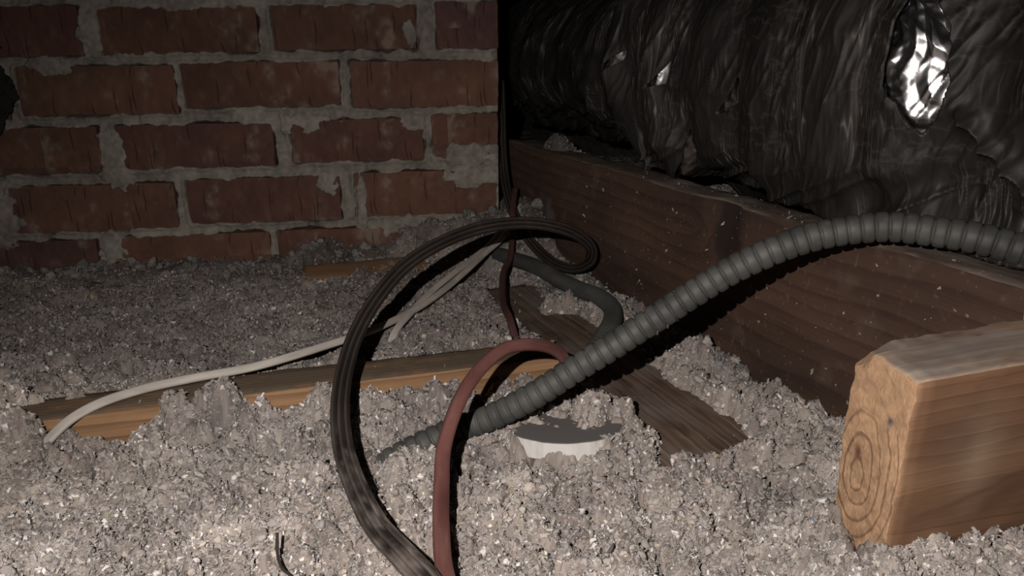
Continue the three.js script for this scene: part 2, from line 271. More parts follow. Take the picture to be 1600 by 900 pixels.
    g.setAttribute('uv', new THREE.BufferAttribute(new Float32Array(Array.from({ length: p.count }, (_, i) => [(p.getX(i) + hash(k, 1, 1) + p.getZ(i)) / 0.24, (p.getY(i) + hash(k, 2, 2)) / 0.12]).flat()), 2));
    g.computeVertexNormals(); return toCreasedNormals(g, 1.0);
  };
  const R = rng(5);
  ROWS.forEach(([x0, x1, y0, y1], k) => {
    const w = (x1 - x0) / 1e3 + 0.0025, h = (y1 - y0) / 1e3 + 0.005, b = part(k ? 'brick_' + String(k).padStart(3, '0') : 'brick', brick(w, h, 0.09, k + 1), mats[[0, 1, 2, 0, 3, 1, 2, 0, 1, 0, 0, 3, 1, 2, 0, 2, 0, 0, 1, 1, 0, 1, 2, 1, 2, 0, 3, 2, 0, 1, 3][k]], ch, [(x0 + x1) / 2e3, (y0 + y1) / 2e3 - FLOOR, -0.0455 + (R() - 0.5) * 0.0015]);
    b.rotation.set((R() - 0.5) * 0.01, (R() - 0.5) * 0.008, TILT + (R() - 0.5) * 0.006);
  });
  let k = ROWS.length;                                    // right return of the chimney, past the corner bricks
  for (let r = 0; r < 7; r++) for (let c = 0; c < 2; c++) { const b = part('brick_' + String(k).padStart(3, '0'), brick(c ? 0.1 : 0.15, 0.052, 0.04, k + 1), mats[k % 4], ch, [-0.021, 0.15 - 0.0688 * r - FLOOR, -0.175 - c * 0.14 + (r % 2) * 0.03 - 0.02]); b.rotation.y = Math.PI / 2; k++; }
}
{ // the black lump on the chimney at the left edge
  const s = new THREE.IcosahedronGeometry(1, 24), p = s.attributes.position;
  for (let i = 0; i < p.count; i++) { const v = V(p.getX(i), p.getY(i), p.getZ(i)), n = 1 + fbm(v.x * 2.2 + 4, v.y * 2.2, v.z * 2.2, 4) * 0.55 + fbm(v.x * 14, v.y * 14, v.z * 14, 3) * 0.12; p.setXYZ(i, v.x * 0.033 * n - (v.y < -0.6 ? 0.01 * (-v.y - 0.6) : 0), v.y * 0.046 * n, v.z * 0.014 * n); }
  const g = mergeVertices(s); g.deleteAttribute('uv'); const t = new THREE.IcosahedronGeometry(1, 12), q = t.attributes.position; t.deleteAttribute('uv');
  for (let i = 0; i < q.count; i++) { const v = V(q.getX(i), q.getY(i), q.getZ(i)), n = 1 + fbm(v.x * 3, v.y * 3 + 5, v.z * 3, 4) * 0.5; q.setXYZ(i, v.x * 0.017 * n + 0.012, v.y * 0.011 * n + 0.046, v.z * 0.009 * n); }
  const all = mergeGeometries([g.toNonIndexed(), t]); all.deleteAttribute('normal'); const fin = mergeVertices(all); fin.computeVertexNormals();
  const w = PW.clone().addScaledVector(UW, -0.585).addScaledVector(NW, 0.006);
  const m = part('tar_lump', fin, std({ color: new THREE.Color(0.012, 0.013, 0.011), roughness: 0.9 }), scene, [w.x, -0.045, w.z]); m.rotation.y = YW;
  m.userData = { label: 'rough black lump stuck on the brick chimney at the left edge', category: 'tar' };
}
// ---------------------------------------------------------------- loose-fill insulation
const stripQ = (x, f) => { const dx = x - ST.a.x, dz = -f - ST.a.z; return [dx * ST.d.x + dz * ST.d.z, dx * ST.n.x + dz * ST.n.z]; };   // along, behind the front face
const boardQ = (x, f) => { const dx = x - BD.c.x, dz = -f - BD.c.z; return [dx * BD.d.x + dz * BD.d.z, dx * -BD.d.z + dz * BD.d.x]; };   // along (away), across (+ right)
const wallQ = (x, f) => { const dx = x - PW.x, dz = -f - PW.z; return [dx * UW.x + dz * UW.z, dx * NW.x + dz * NW.z]; };
const joistQ = (x, f) => [x * DJ.x - f * DJ.z, -(x * NJ.x - f * NJ.z) - 0.392];
const HEAP = [[-0.75, -0.27], [-0.53, -0.262], [-0.46, -0.25], [-0.38, -0.25], [-0.31, -0.256], [-0.27, -0.247], [-0.222, -0.23], [-0.185, -0.236], [-0.15, -0.243], [-0.108, -0.214], [-0.06, -0.205], [0, -0.2], [0.05, -0.2], [0.3, -0.22]];
const heap = (a) => { for (let i = 1; i < HEAP.length; i++) if (a < HEAP[i][0]) { const t = clamp((a - HEAP[i - 1][0]) / (HEAP[i][0] - HEAP[i - 1][0]), 0, 1); return lerp(HEAP[i - 1][1], HEAP[i][1], t * t * (3 - 2 * t)); } return -0.22; };
// mounds: x, f, radius, height added
const MOUNDS = [[-0.362, 0.445, 0.045, 0.024], [-0.29, 0.285, 0.06, 0.026], [-0.2, 0.27, 0.05, 0.012], [-0.05, 0.31, 0.035, -0.008], [0.092, 0.46, 0.036, 0.013], [0.12, 0.44, 0.02, 0.008], [0.15, 0.572, 0.022, 0.02], [0.19, 0.44, 0.03, 0.006], [0.33, 0.29, 0.06, 0.02], [0.26, 0.285, 0.04, 0.016], [0.155, 0.315, 0.03, 0.012], [0.06, 0.6, 0.02, 0.008], [0.1, 0.71, 0.03, 0.016], [-0.02, 0.49, 0.02, 0.006], [0.06, 0.9, 0.04, 0.02]];
const TUFTS = [[-0.208, 0.478, 0.017, 0.024], [-0.232, 0.468, 0.009, 0.02], [-0.183, 0.48, 0.013, 0.013], [-0.137, 0.495, 0.017, 0.019], [-0.11, 0.498, 0.013, 0.008], [-0.072, 0.513, 0.016, 0.01], [-0.05, 0.52, 0.014, 0.008], [-0.362, 0.44, 0.03, 0.012], [0.0, 0.535, 0.014, 0.005], [-0.325, 0.438, 0.016, 0.012]];
function ground(x, f, fine = 1) {
  const lo = fbm(x * 9 + 2, f * 9, 1, 3), md = fbm(x * 30 + 5, f * 30, 2, 3), wx = x + 0.006 * vn(x * 60, f * 60, 3), wf = f + 0.006 * vn(x * 60 + 9, f * 60, 4);
  let h = -0.252 + lo * 0.011 + md * 0.006;
  for (const [mx, mf, r, k] of MOUNDS) { const d = ((wx - mx) ** 2 + (wf - mf) ** 2) / (r * r); if (d < 6) h += k * Math.exp(-d); }
  const [sl, sq] = stripQ(x, f), [bl, bc] = boardQ(x, f), [wa, wd] = wallQ(x, f), [jt, js] = joistQ(x, f);
  // up against the chimney
  const hh = heap(wa) + 0.006 * fbm(wa * 40, wd * 40, 7, 3), top = hh - Math.max(0, wd - 0.008) * (wa > -0.24 ? 0.75 : 0.35);
  if (wd < 0.3) { const k = 0.006, e = sstep(-k, k, top - h); h = lerp(h, top, e); }
  // against the joist face
  if (js < 0 && js > -0.08) h += 0.012 * sstep(-0.05, 0, js) * (0.5 + fbm(jt * 16, 3, 2, 3)) * sstep(0.3, 0.6, jt);
  // behind the joist, under the duct; and the handful on its far end
  if (js > 0.036) h = Math.min(-0.165 + lo * 0.01, h + (js - 0.036) * 3);
  { const d = (((jt - 0.868) / 0.03) ** 2 + ((js - 0.03) / 0.02) ** 2); if (d < 5 && js > 0.002) h = Math.max(h, -0.135 + 0.032 * Math.exp(-d)); }
  { const bx = (x - 0.173) * 0.967 + (f - 0.292) * 0.254, bz = (f - 0.292) * 0.967 - (x - 0.173) * 0.254, fp = sstep(-0.035, 0.0, bz) * sstep(0.09, 0.05, bz) * sstep(-0.03, 0.004, bx); if (fp > 0) h = lerp(h, Math.max(h, -0.2285 + 0.045 * bx + md * 0.003), fp); }
  // billows, finer lumps, crevices
  let w = worley(wx * 42, wf * 42, 1), b1 = 1 - w[0] * w[0] * 1.3, c1 = sstep(0.14, 0.0, w[1] - w[0]) * (w[2] > 0.45 ? 1 : 0.25);
  w = worley(wx * 105 + 3, wf * 105, 2); const b2 = 1 - w[0] * w[0] * 1.3, c2 = sstep(0.12, 0.0, w[1] - w[0]) * (w[2] > 0.6 ? 1 : 0.2);
  w = worley(wx * 250, wf * 250 + 5, 3); const b3 = 1 - w[0] * w[0] * 1.3;
  const back = sstep(0.5, 0.75, f), amp = lerp(1, 0.62, back);
  let d = (b1 - 0.6) * 0.008 + (b2 - 0.6) * 0.0034 + (b3 - 0.6) * 0.0008 - c1 * 0.009 - c2 * 0.003 + fbm(x * 75, f * 75, 6, 5) * 0.011 - Math.pow(1 - Math.abs(vn(x * 55, f * 55, 12)), 14) * 0.007;
  d *= amp * fine;
  // timbers that show
  if (sl > -0.03 && sl < 0.43) {
    if (sq > 0.03) h += 0.0125 * Math.exp(-(sq - 0.03) / 0.06) * sstep(0.41, 0.37, sl);
    const cut = sstep(-0.002, 0.008, sl + 0.004 * fbm(x * 90, f * 90, 4, 2)) * sstep(-0.004, 0.001, sq + 0.004 * fbm(x * 90, f * 90, 2, 2)) * sstep(0.032, 0.027, sq + 0.006 * fbm(x * 60, f * 60, 2, 3)) * sstep(0.412, 0.392, sl);
    const fr = sstep(-0.05, -0.008, sq) * (1 - sstep(0.0, 0.01, sq)); h = lerp(h, -0.2505 + md * 0.006 + 0.013 * sstep(0.14, 0.02, sl), fr * 0.85);
    let tm = 0; for (const [mx, mf, r, k] of TUFTS) { const e = ((wx - mx) ** 2 + (wf - mf) ** 2) / (r * r); if (e < 5) { h += k * Math.exp(-e * e * 0.55 - e * 0.3); tm = Math.max(tm, sstep(1.5, 0.7, e)); d += 0.005 * Math.exp(-e) * fbm(x * 140, f * 140, 4, 3); } }
    h = lerp(h, -0.262, cut * (1 - tm)); d *= 1 - cut * (1 - tm) * 0.8;
  }
  if (bl > -0.135 && bl < 0.30) {
    const nz = 0.014 * fbm(x * 55, f * 55, 9, 4), cut = sstep(-0.041, -0.027, bc + nz + 0.016 * sstep(-0.06, -0.13, bl)) * sstep(0.04, 0.028, bc + nz * 0.8 + 0.012 * sstep(0.1, 0.25, bl)) * sstep(-0.13, -0.11, bl + nz)  ;
    h = lerp(h, -0.265, cut); d *= 1 - cut * 0.8;
    const e = ((wx - 0.048) ** 2 + (wf - 0.738) ** 2) / 0.00022; if (e < 6) h += 0.022 * Math.exp(-e * e * 0.7);
    const e2 = ((wx - 0.09) ** 2 + (wf - 0.585) ** 2) / 0.0004; if (e2 < 6) h += 0.006 * Math.exp(-e2);
  }
  // around the plaster disc
  { const e = Math.hypot((x - 0.036) / 0.052, (f - 0.462) / 0.05); if (e < 1.4 && f < 0.474) h = lerp(h, -0.2525 + 0.004 * sstep(0.01, 0.06, x), sstep(1.3, 0.9, e)); 
    const k = ((wx - 0.055) ** 2 + (wf - 0.470) ** 2) / 0.00014; if (k < 6) h += 0.01 * Math.exp(-k * k); if (f > 0.474 && e < 1.5) h += 0.004 * sstep(1.6, 0.7, e); }
  return h + d;
}
const timberTop = (x, f) => {
  const [sl, sq] = stripQ(x, f), [bl, bc] = boardQ(x, f), [jt, js] = joistQ(x, f);
  if (sl > 0 && sl < 0.402 && sq > 0.001 && sq < 0.038) return -0.235; if (Math.abs(bc) < 0.044 && bl > -0.18 && bl < 0.29) return -0.258; if (js > -0.002 && js < 0.038 && jt < 0.97) return -0.12;
  if (Math.hypot(x - 0.036, f - 0.462) < 0.042 && f < 0.476) return -0.244; const bx = (x - 0.173) * 0.967 + (f - 0.292) * 0.254, bz = (f - 0.292) * 0.967 - (x - 0.173) * 0.254; if (bx > -0.003 && bx < 0.34 && bz > 0.006 && bz < 0.042) return -0.15;
  return -9;
};
{
  const FI = thing('loose_insulation', 'grey beige shredded paper insulation heaped loosely over the whole attic floor', 'insulation', [0, FLOOR, -0.6], undefined, 'stuff');
  const NU = 1160, NV = 560, f0 = 0.15, f1 = 2.78, fs = [], us = [];
  for (let j = 0; j <= NV; j++) { const t = j / NV; fs.push(t < 0.86 ? f0 * Math.pow(1.2 / f0, t / 0.86) : lerp(1.2, f1, (t - 0.86) / 0.14)); }
  for (let i = 0; i <= NU; i++) { const t = i / NU * 2 - 1; us.push(Math.abs(t) < 0.94 ? t / 0.94 * 1.06 : Math.sign(t) * (1.06 + (Math.abs(t) - 0.94) / 0.06 * 1.0)); }
  const col = [], g = grid(NU, NV, (i, j) => {
    const f = fs[j], x = clamp(us[i] * (f + 0.06), -2.08, 2.08); let y = Math.max(FLOOR + 0.002, ground(x, f, 1 - 0.85 * sstep(1.02, 1.1, Math.abs(us[i]))));
    if (i === 0 || i === NU || j === 0 || j === NV) y = FLOOR;
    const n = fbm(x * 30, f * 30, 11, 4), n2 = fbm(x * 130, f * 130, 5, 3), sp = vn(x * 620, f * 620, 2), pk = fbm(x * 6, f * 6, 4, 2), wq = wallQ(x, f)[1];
    const dirtAndBackTone = sstep(0.06, 0.0, wq + n * 0.04) * 0.4 + sstep(0.5, 0.62, f) * 0.28; const t = (0.86 + n * 0.55 + n2 * 0.45 + sp * 0.2) * (1 - dirtAndBackTone);  // dirty at the chimney foot; darker overall from the strip backwards
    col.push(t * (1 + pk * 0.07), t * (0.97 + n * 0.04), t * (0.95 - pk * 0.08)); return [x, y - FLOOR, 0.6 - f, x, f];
  });
  g.setAttribute('color', new THREE.BufferAttribute(new Float32Array(col), 3)); g.computeVertexNormals();
  const flip = g.index.array; let keep = [], P = g.attributes.position; for (let k = 0; k < flip.length; k += 3) { const a = flip[k], b = flip[k + 1], c = flip[k + 2]; if (P.getX(a) === P.getX(b) && P.getX(b) === P.getX(c)) continue; keep.push(a, b, c); }
  g.setIndex(keep); g.computeVertexNormals();
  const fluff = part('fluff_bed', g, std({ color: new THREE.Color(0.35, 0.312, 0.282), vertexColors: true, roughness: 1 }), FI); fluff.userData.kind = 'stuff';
  // lumps, chunks and paper flakes over it
  const R = rng(77), M = new THREE.Matrix4(), Q = new THREE.Quaternion(), E = new THREE.Euler(), C = new THREE.Color();
  const spot = () => { for (;;) { const f = 0.2 + 0.85 * Math.pow(R(), 1.4), x = (R() * 2.1 - 1.05) * (0.9 * (f + 0.06) + 0.02); if (wallQ(x, f)[1] < 0) { if (x < -0.02) continue; } return [x, f]; } };
  const hs = g.attributes.position, su = (x, f) => { const a = clamp(x / (f + 0.06), -1.06, 1.06) / 1.06 * 0.94; return (a + 1) / 2 * NU; };
  const high = (x, f) => { const v = Math.log(f / f0) / Math.log(1.2 / f0) * 0.86 * NV, u = su(x, f), j = Math.floor(v), i = Math.min(NU - 1, Math.floor(u)), a = v - j, b = u - i, q = (m, n) => hs.getY(n * (NU + 1) + m); return lerp(lerp(q(i, j), q(i + 1, j), b), lerp(q(i, j + 1), q(i + 1, j + 1), b), a) + FLOOR; };
  const pick = (dirtAndBackTone) => { const r = R(); let c; if (r < 0.085) c = [0.75, 0.72, 0.69]; else if (r < 0.14) c = [0.52, 0.46, 0.41]; else if (r < 0.1415) c = [0.2, 0.3, 0.42]; else if (r < 0.143) c = [0.45, 0.42, 0.25]; else if (r < 0.19) c = [0.15, 0.135, 0.12]; else { const t = 0.29 + R() * 0.15; c = [t, t * (0.9 + R() * 0.05), t * (0.83 + R() * 0.09)]; } return C.setRGB(c[0] * dirtAndBackTone, c[1] * dirtAndBackTone, c[2] * dirtAndBackTone); };
  const lump = (seed, det) => { const s = new THREE.IcosahedronGeometry(1, det); s.deleteAttribute('uv'); s.deleteAttribute('normal'); const m = mergeVertices(s), p = m.attributes.position; for (let i = 0; i < p.count; i++) { const v = V(p.getX(i), p.getY(i), p.getZ(i)), n = 1 + fbm(v.x * 1.6 + seed, v.y * 1.6, v.z * 1.6, 3) * 0.75 + vn(v.x * 5 + seed, v.y * 5, v.z * 5) * 0.22; p.setXYZ(i, v.x * n, v.y * n * 0.8, v.z * n); } m.computeVertexNormals(); return m; };
  const flake = (seed) => { const g = new THREE.BoxGeometry(1.15, 0.07, 0.5, 3, 1, 2), p = g.attributes.position; for (let i = 0; i < p.count; i++) { const x = p.getX(i), z = p.getZ(i); p.setXYZ(i, x * (1 + 0.35 * vn(z * 3, seed, 1)), p.getY(i) + 0.5 * vn(x * 1.3 + seed, z * 1.3, 4), z * (1 + 0.5 * vn(x * 3, seed, 7))); } g.deleteAttribute('uv'); g.computeVertexNormals(); return g; };
  const white = std({ color: 0xffffff, roughness: 0.95 });
  const scatter = (name, geo, n, size, lift) => {
    const m = new THREE.InstancedMesh(geo, white, n); m.name = name; m.castShadow = m.receiveShadow = true; m.userData.kind = 'stuff'; let k = 0;
    while (k < n) {
      let [x, f] = spot(), h = high(x, f); const tt = timberTop(x, f); if (h < tt - 0.0005) continue;
      const qx = x, qf = f, sl2 = Math.hypot(high(x + 0.001, f) - high(x - 0.001, f), high(x, f + 0.001) - high(x, f - 0.001)) / 0.002; if (sl2 < 0.8 && R() < 0.25) continue;
      for (let rep = 0; rep < 1 + Math.min(6, Math.floor(sl2 * 1.6)) && k < n; rep++) { if (rep) { x = qx + (R() - 0.5) * 0.0016; f = qf + (R() - 0.5) * 0.0016; h = high(x, f); }
      const s = size(R) * (1 + 0.25 * (f > 0.6)), wq = wallQ(x, f)[1], dirtAndBackTone = (1 - 0.4 * sstep(0.07, 0, wq)) * (1 - 0.3 * sstep(0.5, 0.62, f)) * (1 + 0.5 * fbm(x * 30, f * 30, 11, 3));  // dirtier by the chimney, darker farther back, patchy at random
      E.set(R() * 6.3, R() * 6.3, R() * 6.3); if (lift) E.set((R() - 0.5) * 2.6, R() * 6.3, (R() - 0.5) * 2.6); Q.setFromEuler(E);
      M.compose(V(x, h - FLOOR + s * lift, 0.6 - f), Q, V(s * (0.7 + R() * 0.6), s * (0.6 + R() * 0.6), s * (0.7 + R() * 0.6))); m.setMatrixAt(k, M); m.setColorAt(k, pick(dirtAndBackTone)); k++; }
    }
    FI.add(m);
  };
  { // coarser chunks: dirty ones along the chimney, pale ones between board and joist
    const N = 420, m = new THREE.InstancedMesh(lump(17.3, 4), white, N); m.name = 'fluff_chunk'; m.castShadow = m.receiveShadow = true; m.userData.kind = 'stuff';
    for (let k = 0; k < N; k++) {
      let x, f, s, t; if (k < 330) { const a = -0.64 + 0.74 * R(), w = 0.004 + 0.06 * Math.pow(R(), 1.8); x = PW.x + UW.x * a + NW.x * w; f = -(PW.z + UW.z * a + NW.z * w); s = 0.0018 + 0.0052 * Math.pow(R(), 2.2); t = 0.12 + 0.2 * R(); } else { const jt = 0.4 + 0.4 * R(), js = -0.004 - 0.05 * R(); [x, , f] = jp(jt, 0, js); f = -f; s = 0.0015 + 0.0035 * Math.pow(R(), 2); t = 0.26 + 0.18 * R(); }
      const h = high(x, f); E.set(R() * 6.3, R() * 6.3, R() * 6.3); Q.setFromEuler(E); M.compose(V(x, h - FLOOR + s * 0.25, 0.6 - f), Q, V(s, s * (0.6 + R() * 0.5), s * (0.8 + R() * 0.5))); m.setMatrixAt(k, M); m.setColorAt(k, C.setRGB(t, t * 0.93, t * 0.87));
    }
    FI.add(m);
  }
  for (let i = 0; i < 3; i++) scatter('fluff_lump', lump(i * 3.1, 2), 12000, (r) => 0.0007 + 0.002 * Math.pow(r(), 3), 0.0);
  for (let i = 0; i < 4; i++) scatter('paper_flake', flake(i * 2.3), 165000, (r) => 0.0008 + 0.0026 * Math.pow(r(), 2.6), 0.2);
}

// ---------------------------------------------------------------- foil duct in its black jacket
const TEARS = [
  [[0.3524, 0.7], [0.335, 0.7], [0.3328, 0.3388], [0.3264, 0.2594], [0.3235, 0.133], [0.3203, 0.0077], [0.3238, -0.1495], [0.3324, -0.2268], [0.338, -0.172], [0.345, -0.0798], [0.3544, -0.0154], [0.354, 0.119], [0.3541, 0.2392]],
  [[0.5, -0.008], [0.4937, -0.0135], [0.4953, -0.1465], [0.5186, -0.2317], [0.5219, -0.2259], [0.5104, -0.117]],
  [[0.5934, 0.0804], [0.5909, -0.0683], [0.6174, -0.1005], [0.6036, -0.0237]],
  [[0.5725, -0.36], [0.5675, -0.4701], [0.5751, -0.6421], [0.584, -0.77], [0.614, -0.79], [0.5894, -0.596]],
  [[0.6581, 0.1598], [0.6651, 0.0617], [0.6825, -0.0057], [0.6863, -0.0152], [0.6765, 0.0735]],
];
const inPoly = (p, x, y) => { let c = false; for (let i = 0, j = p.length - 1; i < p.length; j = i++) if ((p[i][1] > y) !== (p[j][1] > y) && x < (p[j][0] - p[i][0]) * (y - p[i][1]) / (p[j][1] - p[i][1]) + p[i][0]) c = !c; return c; };
const edgeDist = (p, x, y) => { let m = 9, q = [x, y]; for (let i = 0, j = p.length - 1; i < p.length; j = i++) { const ax = p[j][0], ay = p[j][1] * 0.14, bx = p[i][0] - ax, by = p[i][1] * 0.14 - ay, t = clamp(((x - ax) * bx + (y * 0.14 - ay) * by) / (bx * bx + by * by), 0, 1), d = Math.hypot(ax + bx * t - x, ay + by * t - y * 0.14); if (d < m) { m = d; q = [ax + bx * t, (ay + by * t) / 0.14]; } } return [m, q]; };
const RIDGE = [[0.312, -0.13], [0.3068, -0.165], [0.2944, -0.274], [0.2794, -0.3393], [0.2622, -0.4133], [0.24, -0.47]];
const FOLDS = [[0.507, -0.1, 0.3], [0.603, -0.03, 0.3], [0.586, -0.58, 0.75], [0.672, 0.05, 0.55]];
const bodyR = (t, ph) => {
  let r = 0.14 + 0.004 * Math.cos(t * 2 * Math.PI / 0.07 + 1.5) + 0.006 * vn(t * 7, ph * 0.9, 2);
  const pin = sstep(0.362, 0.322, t) * sstep(0.2, 0.3, t); r -= 0.019 * pin * sstep(-0.75, -0.2, ph);
  r += 0.005 * sstep(0.62, 0.67, t + 0.02 * ph) - 0.04 * sstep(0.675, 0.72, t + 0.01 * vn(ph * 3, 1, 1));
  for (const [tc, pc, a] of FOLDS) { const u = (t - tc) / 0.02; if (Math.abs(u) < 3) r += a * u * 0.02 * Math.exp(-u * u) * Math.exp(-(((ph - pc) / 0.3) ** 2)); }
  r += 0.022 * sstep(0.5, 0.36, t) * sstep(-0.45, -0.8, ph);
  return r;
};
const ductAt = (t, ph, r) => jp(t, -0.02 + r * Math.sin(ph), 0.14 - r * Math.cos(ph) + 0.03 * sstep(0.7, 1.2, t) + 0.03 * sstep(0.31, 0.2, t));
const jacketR = (t, ph) => {
  const tw = t + 0.022 * ph + 0.014 * vn(t * 9, ph * 1.7, 5), low = sstep(-0.25, -0.8, ph);
  const rg = (x, y, z) => { const n = 1 - Math.abs(vn(x, y, z)); return n * n * n; };
  let r = bodyR(t, ph) + 0.007 * (rg(tw * 17, ph * 1.1, 1) - 0.4) + 0.0024 * (rg(tw * 55 + ph * 1.5, ph * 2.2, 4) - 0.4) + 0.0017 * (rg(tw * 110 + ph * 4, ph * 3.6, 8) - 0.4) + 0.0004 * vn(tw * 380, ph * 14, 3);
  r += low * (0.013 * vn(t * 15 + ph * 4.5, ph * 2.4, 6) + 0.007 * (rg(t * 34 + ph * 11, ph * 3, 2) - 0.4));
  if (t < 0.36) for (let i = 1; i < RIDGE.length; i++) { const [m] = edgeDist([RIDGE[i - 1], RIDGE[i]], t, ph); r += 0.007 * Math.exp(-m / 0.004); }
  if (ph < -0.35) { const [, y, ] = ductAt(t, ph, r); if (y < -0.117) r = Math.min(r, (-0.117 + 0.02) / Math.sin(ph)); }   // it rests on the joist
  return r;
};
{
  const D = thing('flexible_duct', 'fat insulated duct in wrinkled black plastic, torn open on shiny foil, lying behind the joist', 'duct', jp(0.4, -0.16, 0.14));
  const o = D.position, NT = 1000, NP = 330, T = [], PH = [];
  for (let i = 0; i <= NT; i++) { const u = i / NT; T.push(u < 0.08 ? lerp(-0.5, 0.2, u / 0.08) : u < 0.86 ? lerp(0.2, 0.74, (u - 0.08) / 0.78) : lerp(0.74, 1.2, (u - 0.86) / 0.14)); }
  for (let j = 0; j <= NP; j++) { const u = j / NP; PH.push(u < 0.84 ? lerp(-1.35, 1.15, u / 0.84) : lerp(1.15, 2 * Math.PI - 1.35, (u - 0.84) / 0.16)); }
  const tear = new Int8Array((NT + 1) * (NP + 1)), at = (i, j) => j * (NT + 1) + i;
  const g = grid(NT, NP, (i, j) => {
    let t = T[i], ph = PH[j], lift = 0;
    for (const P of TEARS) {
      if (Math.abs(t - P[0][0]) > 0.08 || ph > 1.1) continue; const wob = [t + 0.001 * vn(t * 200, ph * 30, 1), ph + 0.006 * vn(t * 200, ph * 30, 2)], [m, q] = edgeDist(P, ...wob);
      if (inPoly(P, ...wob)) { tear[at(i, j)] = 1; if (m < 0.0018) { t = q[0]; ph = q[1]; } } else if (m < 0.01) lift = Math.max(lift, 0.0016 * (1 - m / 0.01));
    }
    const jr = j === NP ? jacketR(t, PH[0]) : jacketR(t, ph), p = ductAt(t, ph, lerp(jr, jacketR(t, -1.35), sstep(4.4, 4.93, ph)) + lift); return [p[0] - o.x, p[1] - o.y, p[2] - o.z, t, ph * 0.14];
  });
  const keep = [], I = g.index.array; for (let k = 0; k < I.length; k += 3) if (!(tear[I[k]] && tear[I[k + 1]] && tear[I[k + 2]])) keep.push(I[k], I[k + 1], I[k + 2]);
  g.setIndex(keep); g.computeVertexNormals();
  const S = (u, v) => {                                   // scuffs and dust drawn out around the duct
    const t = u * 0.4, p = v * 0.4, a = t + 0.12 * p + 0.006 * vn(t * 30, p * 12, 2), l1 = Math.pow(1 - Math.abs(vn(a * 230, p * 12, 1)), 22), l2 = Math.pow(1 - Math.abs(vn(a * 520, p * 20, 5)), 16) * clamp(vn(a * 60, p * 30, 3) * 1.5, 0, 1), d = fbm(a * 60, p * 25, 4, 4);
    const cr = Math.pow(1 - Math.abs(fbm(t * 90, p * 90, 9, 3)), 22) * clamp(vn(t * 24, p * 24, 8) * 1.4, 0, 1); return [l1 * clamp(vn(a * 35, p * 9, 6) + 0.3, 0, 1) * 0.5 + l2 * 0.7 + cr * 0.12, d];
  };
  const cm = tex(1024, 1024, (u, v) => { const [s, d] = S(u, v), k = 0.014 + 0.013 * clamp(0.5 + d, 0, 1) + s * 0.2; return [k * 1.06, k * 0.98, k * 0.92]; }, true, THREE.MirroredRepeatWrapping);
  const rm = tex(512, 512, (u, v) => { const [s, d] = S(u, v); return 0.56 + d * 0.2 + s * 0.2; }, false, THREE.MirroredRepeatWrapping);
  cm.repeat.set(2.5, 2.5); rm.repeat.set(2.5, 2.5);
  part('plastic_jacket', g, new THREE.MeshPhysicalMaterial({ map: cm, roughnessMap: rm, roughness: 1, metalness: 0, specularIntensity: 0.7, side: THREE.DoubleSide }), D);
  // crumpled foil under the jacket
  const crease = (t, p) => { let s = 0; const wt = t + 0.004 * vn(t * 40, p * 40, 3), wp = p + 0.004 * vn(t * 40, p * 40, 8); for (const [dx, dy, k, a] of [[0.9, 0.43, 42, 0.0042], [0.25, -0.97, 36, 0.0052], [-0.7, 0.71, 61, 0.0026], [0.98, -0.2, 95, 0.0013], [0.1, 0.99, 110, 0.0011], [0.6, 0.8, 170, 0.0005]]) { const q = (wt * dx + wp * dy) * k + 0.5 * vn(t * 25, p * 25, k), f = q - Math.floor(q); s += a * (Math.abs(f - 0.5) * 2 - 0.5) * clamp(0.6 + vn(t * 30 + k, p * 30, 2), 0, 1.4); } return s; };
  const near = (t, p) => TEARS.some((P) => Math.abs(t - P[0][0]) < 0.07 && (inPoly(P, t, p) || edgeDist(P, t, p)[0] < 0.004));
  const fg = grid(520, 330, (i, j) => { const t = lerp(0.27, 0.73, i / 520), ph = lerp(-0.95, 0.95, j / 330), cl = sstep(0, 0.06, i / 520) * sstep(1, 0.94, i / 520); const p = ductAt(t, ph, Math.min(bodyR(t, ph) - 0.002, jacketR(t, ph) - (near(t, ph) ? 0.0012 : 0.006)) + (crease(t, ph * 0.14) - 0.0035) * cl * (t > 0.4 ? 0.4 : 1)); return [p[0] - o.x, p[1] - o.y, p[2] - o.z, t, ph * 0.14]; });
  fg.computeVertexNormals();
  part('foil_liner', fg, new THREE.MeshStandardMaterial({ color: new THREE.Color(0.82, 0.82, 0.84), metalness: 1, roughness: 0.27, side: THREE.DoubleSide }), D, undefined, 'shiny crumpled foil liner');
}

// ---------------------------------------------------------------- conduits and cables
const spline = (pts) => new THREE.CatmullRomCurve3(pts.map((p) => V(...p)), false, 'centripetal');
